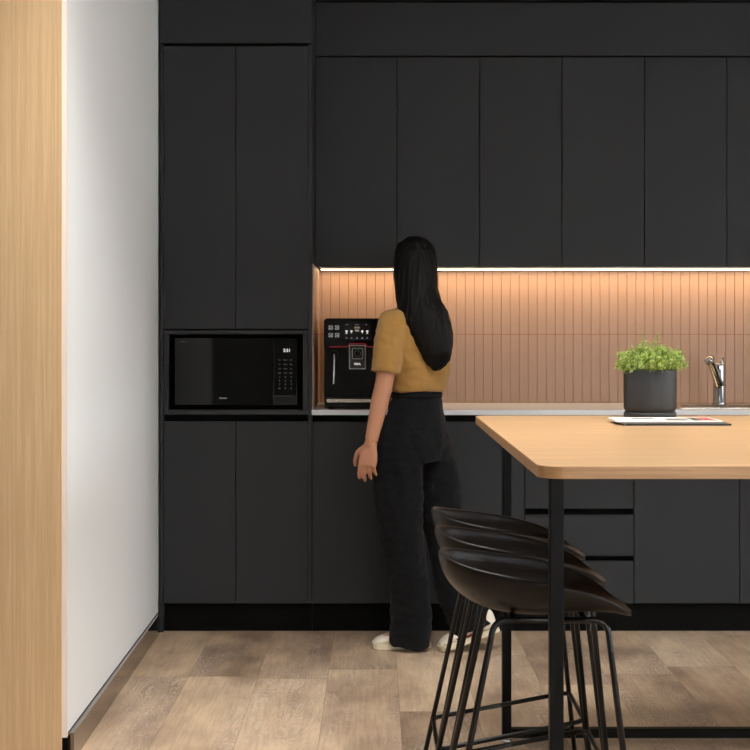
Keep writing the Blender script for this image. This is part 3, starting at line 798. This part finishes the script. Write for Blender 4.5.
# nose, lips, ears, brow
pts, rd = smoothpath([hc+Fd*.078+U*.012, hc+Fd*.088-U*.012, hc+Fd*.099-U*.032, hc+Fd*.084-U*.042], [.007,.009,.0115,.008], 4); tube(bm, pts, rd, 12, roundcap=True)
for s in (-1, 1):
    tube(bm, [hc+Ld*s*.061+Fd*(-.005)+U*.008, hc+Ld*s*.068-Fd*.012-U*.012, hc+Ld*s*.063-Fd*.003-U*.030], [.011,.012,.007], 10, roundcap=True)
    tube(bm, [hc+Ld*s*.014+Fd*.077+U*.016, hc+Ld*s*.034+Fd*.069+U*.018, hc+Ld*s*.047+Fd*.058+U*.012], [.006,.0065,.005], 8, roundcap=True)
tube(bm, [hc+Fd*.074-U*.060-Ld*.018, hc+Fd*.083-U*.060, hc+Fd*.074-U*.060+Ld*.018], [.005,.008,.005], 10, roundcap=True)
tube(bm, [hc-U*.085-Fd*.0, hc-U*.15-Fd*.006], [.046,.048], 20)
# arms
shL = Q(417, 321)+Ld*.138; shR = Q(417, 321)-Ld*.118
elL = Q(384.5, 381, 5.07); wrL = Q(370.5, 444, 5.06)
pts, rd = smoothpath([shL-U*.016-Ld*.006, shL.lerp(elL, .5)+Ld*.002, elL, elL.lerp(wrL, .35), wrL], [.044,.040,.034,.034,.0225], 6); tube(bm, pts, rd, 20, roundcap=True)
elR = shR-U*.235+Fd*.02; wrR = elR-U*.215+Fd*.075
pts, rd = smoothpath([shR, shR.lerp(elR, .5), elR, elR.lerp(wrR, .35), wrR], [.044,.040,.034,.034,.0225], 6); tube(bm, pts, rd, 20, roundcap=True)
NAILS = []
def hand(wr, d, wide, palm, thumb_side):
    """d: down the hand, wide: from little finger to index, palm: palm normal"""
    d = d.normalized(); wide = (wide-d*wide.dot(d)).normalized(); palm = d.cross(wide)*(1 if d.cross(wide).dot(palm) > 0 else -1)
    rings = []
    for t, hw, ht_ in ((-.01,.022,.018), (.015,.027,.0165), (.04,.034,.0155), (.065,.037,.014), (.082,.035,.011)):
        rings.append(ell(wr+d*t, wide*hw, palm*ht_, 20, 2.5))
    ringloft(bm, rings)
    for k, (off, ln) in enumerate(((.0275,.066), (.0095,.074), (-.009,.069), (-.0265,.054))):
        b0 = wr+d*(.066-.003*abs(k-1))+wide*off; r = (.0078,.008,.0077,.0068)[k]
        c1 = .22+.07*k; c2 = c1+.32+.05*k; c3 = c2+.25; spread = (1-k)*.05
        d1 = (d*math.cos(c1)+palm*math.sin(c1)+wide*spread).normalized(); d2 = (d*math.cos(c2)+palm*math.sin(c2)+wide*spread).normalized(); d3 = (d*math.cos(c3)+palm*math.sin(c3)).normalized()
        p1 = b0+d*.016; p2 = p1+d1*ln*.45; p3 = p2+d2*ln*.30; p4 = p3+d3*ln*.22
        pts, rd = smoothpath([b0, p1, p2, p3, p4], [r*1.05, r*1.05, r, r*.93, r*.8], 4); tube(bm, pts, rd, 12, roundcap=True)
        NAILS.append((p4-palm*r*.75, d3, palm))
    t0 = wr+d*.018+wide*.022*thumb_side+palm*.004
    t1 = t0+(d*.6+wide*.65*thumb_side+palm*.25).normalized()*.036; t2 = t1+(d*.9+wide*.25*thumb_side+palm*.35).normalized()*.032; t3 = t2+(d+palm*.4).normalized()*.022
    pts, rd = smoothpath([t0, t1, t2, t3], [.013,.0108,.0095,.0075], 5); tube(bm, pts, rd, 12, roundcap=True)
    NAILS.append((t3-palm*.006, (d+palm*.4).normalized(), palm))
# left hand: thumb forward (toward Fd), palm toward the body (-Ld)
hand(wrL, (Q(366.5, 470, 5.06)-wrL), Fd*.75+Ld*.35, -Ld+Fd*.5, 1)
hand(wrR, (wrR-elR), Fd*.8-Ld*.2, Ld+Fd*.3, 1)
# legs inside the trousers, feet inside the shoes
hipL = Q(411, 452)+Ld*.062; hipR = Q(415, 452)-Ld*.062
knL = Q(401, 530, 5.17); anL = Q(412, 628, 5.215); knR = Q(443, 530, 5.24); anR = Q(474, 612, 5.20)
for h, k, a in ((hipL, knL, anL), (hipR, knR, anR)):
    pts, rd = smoothpath([h, h.lerp(k, .5), k, k.lerp(a, .35), a], [.060,.054,.045,.045,.030], 6); tube(bm, pts, rd, 20, roundcap=True)
toeL = Q(379, 642, 5.22); toeR = Q(446, 643, 5.19)
tube(bm, [anL, anL.lerp(toeL, .5)-U*.008, toeL], [.030,.026,.016], 14, roundcap=True)
tube(bm, [anR, anR.lerp(toeR, .5)-U*.004, toeR], [.030,.026,.016], 14, roundcap=True)
body = voxel(bm, .0042, 3)
person = obj('person', body, M['skin'], smooth=True)
tag(person, 'woman with long black hair, mustard t-shirt and black wide trousers, walking left', 'person')
# nails
for p, d, pn in NAILS:
    bm = bmesh.new(); ringloft(bm, [ell(p+pn*o_, d*a_, d.cross(pn)*b_, 10) for o_, a_, b_ in ((.0006,.0055,.0042), (-.0002,.005,.0038), (-.0006,.0025,.002))])
    obj('fingernail', bm, M['nail'], person, smooth=True)
for s in (-1, 1):
    c = hc+Ld*s*.027+Fd*.0675+U*.002
    bm = bmesh.new(); bmesh.ops.create_uvsphere(bm, u_segments=20, v_segments=12, radius=.0105, matrix=Matrix.Translation(c-Fd*.003)); ey = obj('eye', bm, M['eye'], person, smooth=True)
    bw = bmesh.new(); tube(bw, [hc+Ld*s*.014+Fd*.0835+U*.019, hc+Ld*s*.034+Fd*.075+U*.0225, hc+Ld*s*.047+Fd*.062+U*.017], [.0022,.0026,.0016], 8, roundcap=True); obj('eyebrow', bw, M['hair'], person, smooth=True)
    bm = bmesh.new(); bmesh.ops.create_uvsphere(bm, u_segments=16, v_segments=10, radius=.0052, matrix=Matrix.Translation(c+Fd*.003)); obj('iris', bm, M['iris'], ey, smooth=True)
bm = bmesh.new(); tube(bm, [hc+Fd*.0765-U*.060-Ld*.017, hc+Fd*.0865-U*.0595, hc+Fd*.0765-U*.060+Ld*.017], [.003,.0055,.003], 10, roundcap=True); obj('lips', bm, M['lips'], person, smooth=True)

def wrinkle(me, amp, sc_, axis=Vector((1,1,1)), off=0, mask=None):
    me.update(); ns = [v.normal.copy() for v in me.vertices]
    for v, nn in zip(me.vertices, ns):
        q = Vector((v.co.x*sc_*axis.x+off, v.co.y*sc_*axis.y, v.co.z*sc_*axis.z))
        w_ = noise.noise(q)+.5*noise.noise(q*2.1)
        a = amp*(mask(v.co) if mask else 1)
        v.co += nn*w_*a
# t-shirt, slightly creased
bm = bmesh.new()
ringloft(bm, [E(417.5,391.5,.112,.090), E(418,388,.118,.095), E(419,372,.128,.103), E(418,355,.137,.106), E(417,338,.150,.105), E(417,325,.157,.094), E(417,315,.145,.078), E(416,310,.105,.062), E(416,306.5,.066,.055), E(416,305,.058,.050)])
slL = shL.lerp(elL, .86)
pts, rd = smoothpath([shL-Ld*.03-U*.002, shL+Ld*.002-U*.018, shL.lerp(elL, .45)+Ld*.006, slL+Ld*.002], [.050,.057,.0555,.0530], 6); tube(bm, pts, rd, 24)
slR = shR.lerp(elR, .8)
pts, rd = smoothpath([shR+Ld*.03+U*.004, shR-Ld*.004-U*.01, shR.lerp(elR, .45), slR], [.050,.057,.056,.054], 6); tube(bm, pts, rd, 24)
me = voxel(bm, .005, 4)
wrinkle(me, .0060, 16, Vector((1,1,.55)), 3)
wrinkle(me, .0030, 26, Vector((1,1,1.6)), 9)
obj('t_shirt', me, M['tee'], person, smooth=True)
# trousers
bm = bmesh.new()
ringloft(bm, [E(414,461,.128,.108), E(413.5,445,.146,.116), E(414,430,.144,.112), E(415.5,412,.118,.094), E(416.5,396,.103,.084), E(417,389.5,.099,.080)])
def legloft(st_):
    rings = []
    P_ = [Q(a[0], a[1], a[4]) for a in st_]
    pts, ra = smoothpath(P_, [a[2] for a in st_], 5); _, rb = smoothpath(P_, [a[3] for a in st_], 5)
    for i, p in enumerate(pts):
        t = (pts[min(i+1, len(pts)-1)]-pts[max(i-1, 0)]).normalized()
        u = Vector((1,0,0)); u = (u-t*u.dot(t)).normalized(); v = u.cross(t)
        rings.append(ell(p, u*ra[i], v*rb[i], 32, 2.2))
    ringloft(bm, rings)
legloft([(408,414,.062,.07,5.18), (403,440,.090,.10,5.16), (399,462,.094,.10,5.15), (398,490,.092,.095,5.155), (399,520,.090,.09,5.17), (404.5,555,.080,.086,5.185), (410,590,.076,.086,5.20), (411,620,.079,.090,5.21), (409.5,643.5,.080,.095,5.215)])
legloft([(424,414,.068,.07,5.215), (430,440,.080,.09,5.24), (434,462,.086,.095,5.25), (438,490,.084,.092,5.25), (443,520,.080,.088,5.25), (449,555,.076,.084,5.24), (456,590,.076,.084,5.225), (466,615,.078,.086,5.21), (472,631,.080,.088,5.20)])
me = voxel(bm, .0055, 4)
zk = lambda c: 1.0 if c.z < .85 else .5
wrinkle(me, .010, 7, Vector((1.3,1.3,.5)), 1, zk)
wrinkle(me, .0045, 22, Vector((1,1,1.5)), 5, zk)
zcut = Q(411, 646, 5.21).z
tro = obj('trousers', me, M['jean'], person, smooth=True)
bm = bmesh.new()
ringloft(bm, [E(416.6,397.5,.1055,.0865), E(416.8,395,.1065,.0875), E(417,390.5,.103,.084), E(417,389.5,.100,.081)])
obj('waistband', bm, M['thread'], tro, smooth=True)
# bracelet on the left wrist
bm = bmesh.new(); wd_ = (wrL-elL).normalized(); u, v = frame(wd_); c = wrL-wd_*.012
tube(bm, [c+u*.0245*math.cos(a*PI/12)+v*.0245*math.sin(a*PI/12) for a in range(25)], .0012, 6); obj('bracelet', bm, M['gold'], person, smooth=True)
# hair
prof = [  # py, cx, half width, front radius, back radius, d, opening
 (237.0, 415, 5, .020, .020, 5.20), (239.5, 415, 12, .055, .050, 5.20), (244, 415, 16.5, .080, .078, 5.20), (251, 415, 20, .095, .096, 5.20), (262, 415, 21.6, .095, .105, 5.195),
 (275, 415.3, 22, .090, .106, 5.19), (288, 416, 22, .075, .100, 5.18), (300, 418.5, 23, .055, .095, 5.165), (311, 422, 25, .035, .075, 5.13), (322, 425, 25.5, .03, .060, 5.105),
 (332, 429, 23.5, .028, .052, 5.095), (342, 432.5, 20.5, .026, .046, 5.09), (351, 435.5, 16.5, .022, .038, 5.085), (359, 436.5, 13.5, .018, .028, 5.085), (366, 436.5, 8.5, .012, .016, 5.085), (371, 436, 4, .004, .006, 5.085)]
bm = bmesh.new(); rings = []
Rt = Vector((1,0,0))
for k, (py, cx, hw, rf, rb, d) in enumerate(prof):
    c = Q(cx, py, d); hwm = hw*d/F; ring = []
    n = 48
    openh = 0 if py < 250 else min(1, (py-250)/12)
    for i in range(n):
        a = 2*PI*i/n; dx, dy = math.cos(a), math.sin(a)             # dy>0: away from the camera
        r_y = rf if dy > 0 else rb
        p = Vector((dx*hwm, dy*r_y, 0))
        fa = math.degrees(math.acos(max(-1, min(1, Vector((dx, dy, 0)).normalized().dot(Fd)))))
        if openh and py < 305:
            dent = max(0, 1-(fa/40)**2)*openh
            p *= (1-.62*dent)
        ring.append(c+p)
    rings.append(ring)
ringloft(bm, rings)
# loose locks
rh = random.Random(5)
for i in range(26):
    u_ = rh.uniform(-1, 1); x0 = 424+u_*20; x1 = 436+u_*15+rh.uniform(-3, 3); yb_ = rh.uniform(345, 371)-abs(u_)*14
    dd = 5.075+.03*abs(u_)
    pts, rd = smoothpath([Q(415+u_*17, 290, 5.10+.03*abs(u_)), Q(x0, 318, dd), Q((x0+x1)/2+2, 336, dd-.005), Q(x1, yb_, dd+.005)], [.009,.011,.009,.0018], 6); tube(bm, pts, rd, 8)
me = voxel(bm, .0042, 2)
wrinkle(me, .0045, 42, Vector((1,1,.10)), 2)
wrinkle(me, .0020, 95, Vector((1,1,.08)), 6)
obj('hair', me, M['hair'], person, smooth=True)

# shoes
def shoe(toe, heel, pitch_lift, mirror):
    """toe, heel: ground-plane points (heel may be lifted)"""
    ax = (heel-toe); ln = ax.length; ax.normalize(); sd = ax.cross(U).normalized(); upv = sd.cross(ax).normalized()
    if upv.z < 0: upv = -upv
    st_ = [(0.0,.012,.028,.018),(.03,.030,.034,.024),(.08,.041,.042,.030),(.2,.047,.050,.042),(.35,.046,.060,.054),(.5,.041,.072,.068),(.65,.038,.085,.083),(.8,.037,.092,.090),(.93,.034,.096,.092),(1.0,.018,.085,.075)]
    bmU = bmesh.new(); rings = []
    for t, hw, h, _ in st_:
        c = toe+ax*ln*t; zc = .018
        rings.append(ell(c+upv*(zc+(h-zc)/2), sd*hw*.95, upv*(h-zc)/2, 20, 2.4))
    ringloft(bmU, rings)
    me = subsurf(bmU, 1); up_ = obj('shoe', me, M['shoe'], person, smooth=True)
    bmS = bmesh.new()
    sol = []
    outl = []
    for t, hw, h, _ in st_: outl.append(toe+ax*(ln*t*1.02-.004)+sd*(hw+.003))
    for t, hw, h, _ in reversed(st_): outl.append(toe+ax*(ln*t*1.02-.004)-sd*(hw+.003))
    ringloft(bmS, [[p+upv*z for p in outl] for z in (.003, .006, .022, .024)])
    obj('sole', bmS, M['sole'], up_)
    bmO = bmesh.new(); ringloft(bmO, [[p+upv*z for p in outl] for z in (0.0, .003)]); obj('outsole', bmO, M['soledk'], up_)
    for s in (-1, 1):
        bmR = bmesh.new()
        pts = [toe+ax*ln*t+sd*s*(hw_+.0008)+upv*h_ for t, hw_, h_ in ((.28,.0455,.034), (.40,.0445,.028), (.55,.040,.030), (.62,.038,.034))]
        tube(bmR, pts, .0035, 8, flat=1)
        obj('side_stripe', bmR, M['shoered'], up_)
    for t, h in ((.34,.061), (.40,.066), (.46,.071), (.52,.076)):
        c = toe+ax*ln*t+upv*(h-.002); bmL = bmesh.new(); tube(bmL, [c-sd*.02-upv*.008, c-sd*.01, c+sd*.01, c+sd*.02-upv*.008], .0024, 6)
        obj('lace', bmL, M['paper'], up_)
tL = Q(373, 646, 5.225); tL.z = 0; hL = tL+Vector((.222, .012, 0))
shoe(tL, hL, 0, 1)
tR = Q(440.5, 647, 5.175); tR.z = 0; hR = tR+Vector((.225, .03, .072))
shoe(tR, hR, .07, -1)

# ------------------------------------------------------------------ light
def area(name, loc, rot, sx_, sy_, power, colr):
    l = bpy.data.lights.new(name, 'AREA'); l.shape = 'RECTANGLE'; l.size = sx_; l.size_y = sy_; l.energy = power; l.color = colr
    o = bpy.data.objects.new(name, l); col.objects.link(o); o.location = loc; o.rotation_euler = rot; return o
area('daylight_right', (RX+.3, 2.0, 1.2), (0, PI/2, 0), 1.7, 5.2, 130, (.96, .985, 1))
area('daylight_rear', (2.5, RY-.3, 1.2), (PI/2, 0, 0), 2.8, 1.7, 135, (.96, .985, 1))
for k, (lx, ly) in enumerate(((.9, 1.6), (.9, 3.7), (-.3, 3.2), (2.6, 2.6))):
    e = empty('ceiling_light', 'slim black framed rectangular ceiling light panel', 'ceiling light', (lx, ly, CZ-.04), 'ceiling light panels')
    bm = bmesh.new(); rr = [(lx-.62, lx+.62, ly-.32, ly-.30), (lx-.62, lx+.62, ly+.30, ly+.32), (lx-.62, lx-.60, ly-.30, ly+.30), (lx+.60, lx+.62, ly-.30, ly+.30)]
    for q in rr: box(bm, *q, CZ-.05, CZ-.001)
    bmesh.ops.remove_doubles(bm, verts=bm.verts[:], dist=.0001)
    obj('frame', bm, M['frame'], e)
    obj('diffuser', bx(lx-.6, lx+.6, ly-.3, ly+.3, CZ-.03, CZ-.02), M['panel'], e)
    a = area('lamp', (lx, ly, CZ-.052), (0, 0, 0), 1.18, .58, 21, (1, .985, .96)); a.data.spread = math.radians(118)
wd = bpy.data.worlds.new('World'); sc.world = wd; wd.use_nodes = True
bg = wd.node_tree.nodes['Background']; bg.inputs[0].default_value = (.8,.85,.9,1); bg.inputs[1].default_value = .2

# ------------------------------------------------------------------ camera
cam = bpy.data.cameras.new('Camera'); co = bpy.data.objects.new('Camera', cam); col.objects.link(co)
co.location = (0, 0, CH); co.rotation_euler = (PI/2, 0, 0)
cam.sensor_width = 36; cam.sensor_fit = 'HORIZONTAL'; cam.lens = 36*F/750
cam.shift_y = -(HY-375)/750*-1
cam.clip_start = .05; cam.clip_end = 100
sc.camera = co
vs = sc.view_settings; vs.view_transform = 'Standard'; vs.look = 'None'; vs.gamma = 1; vs.exposure = 0; vs.use_curve_mapping = False
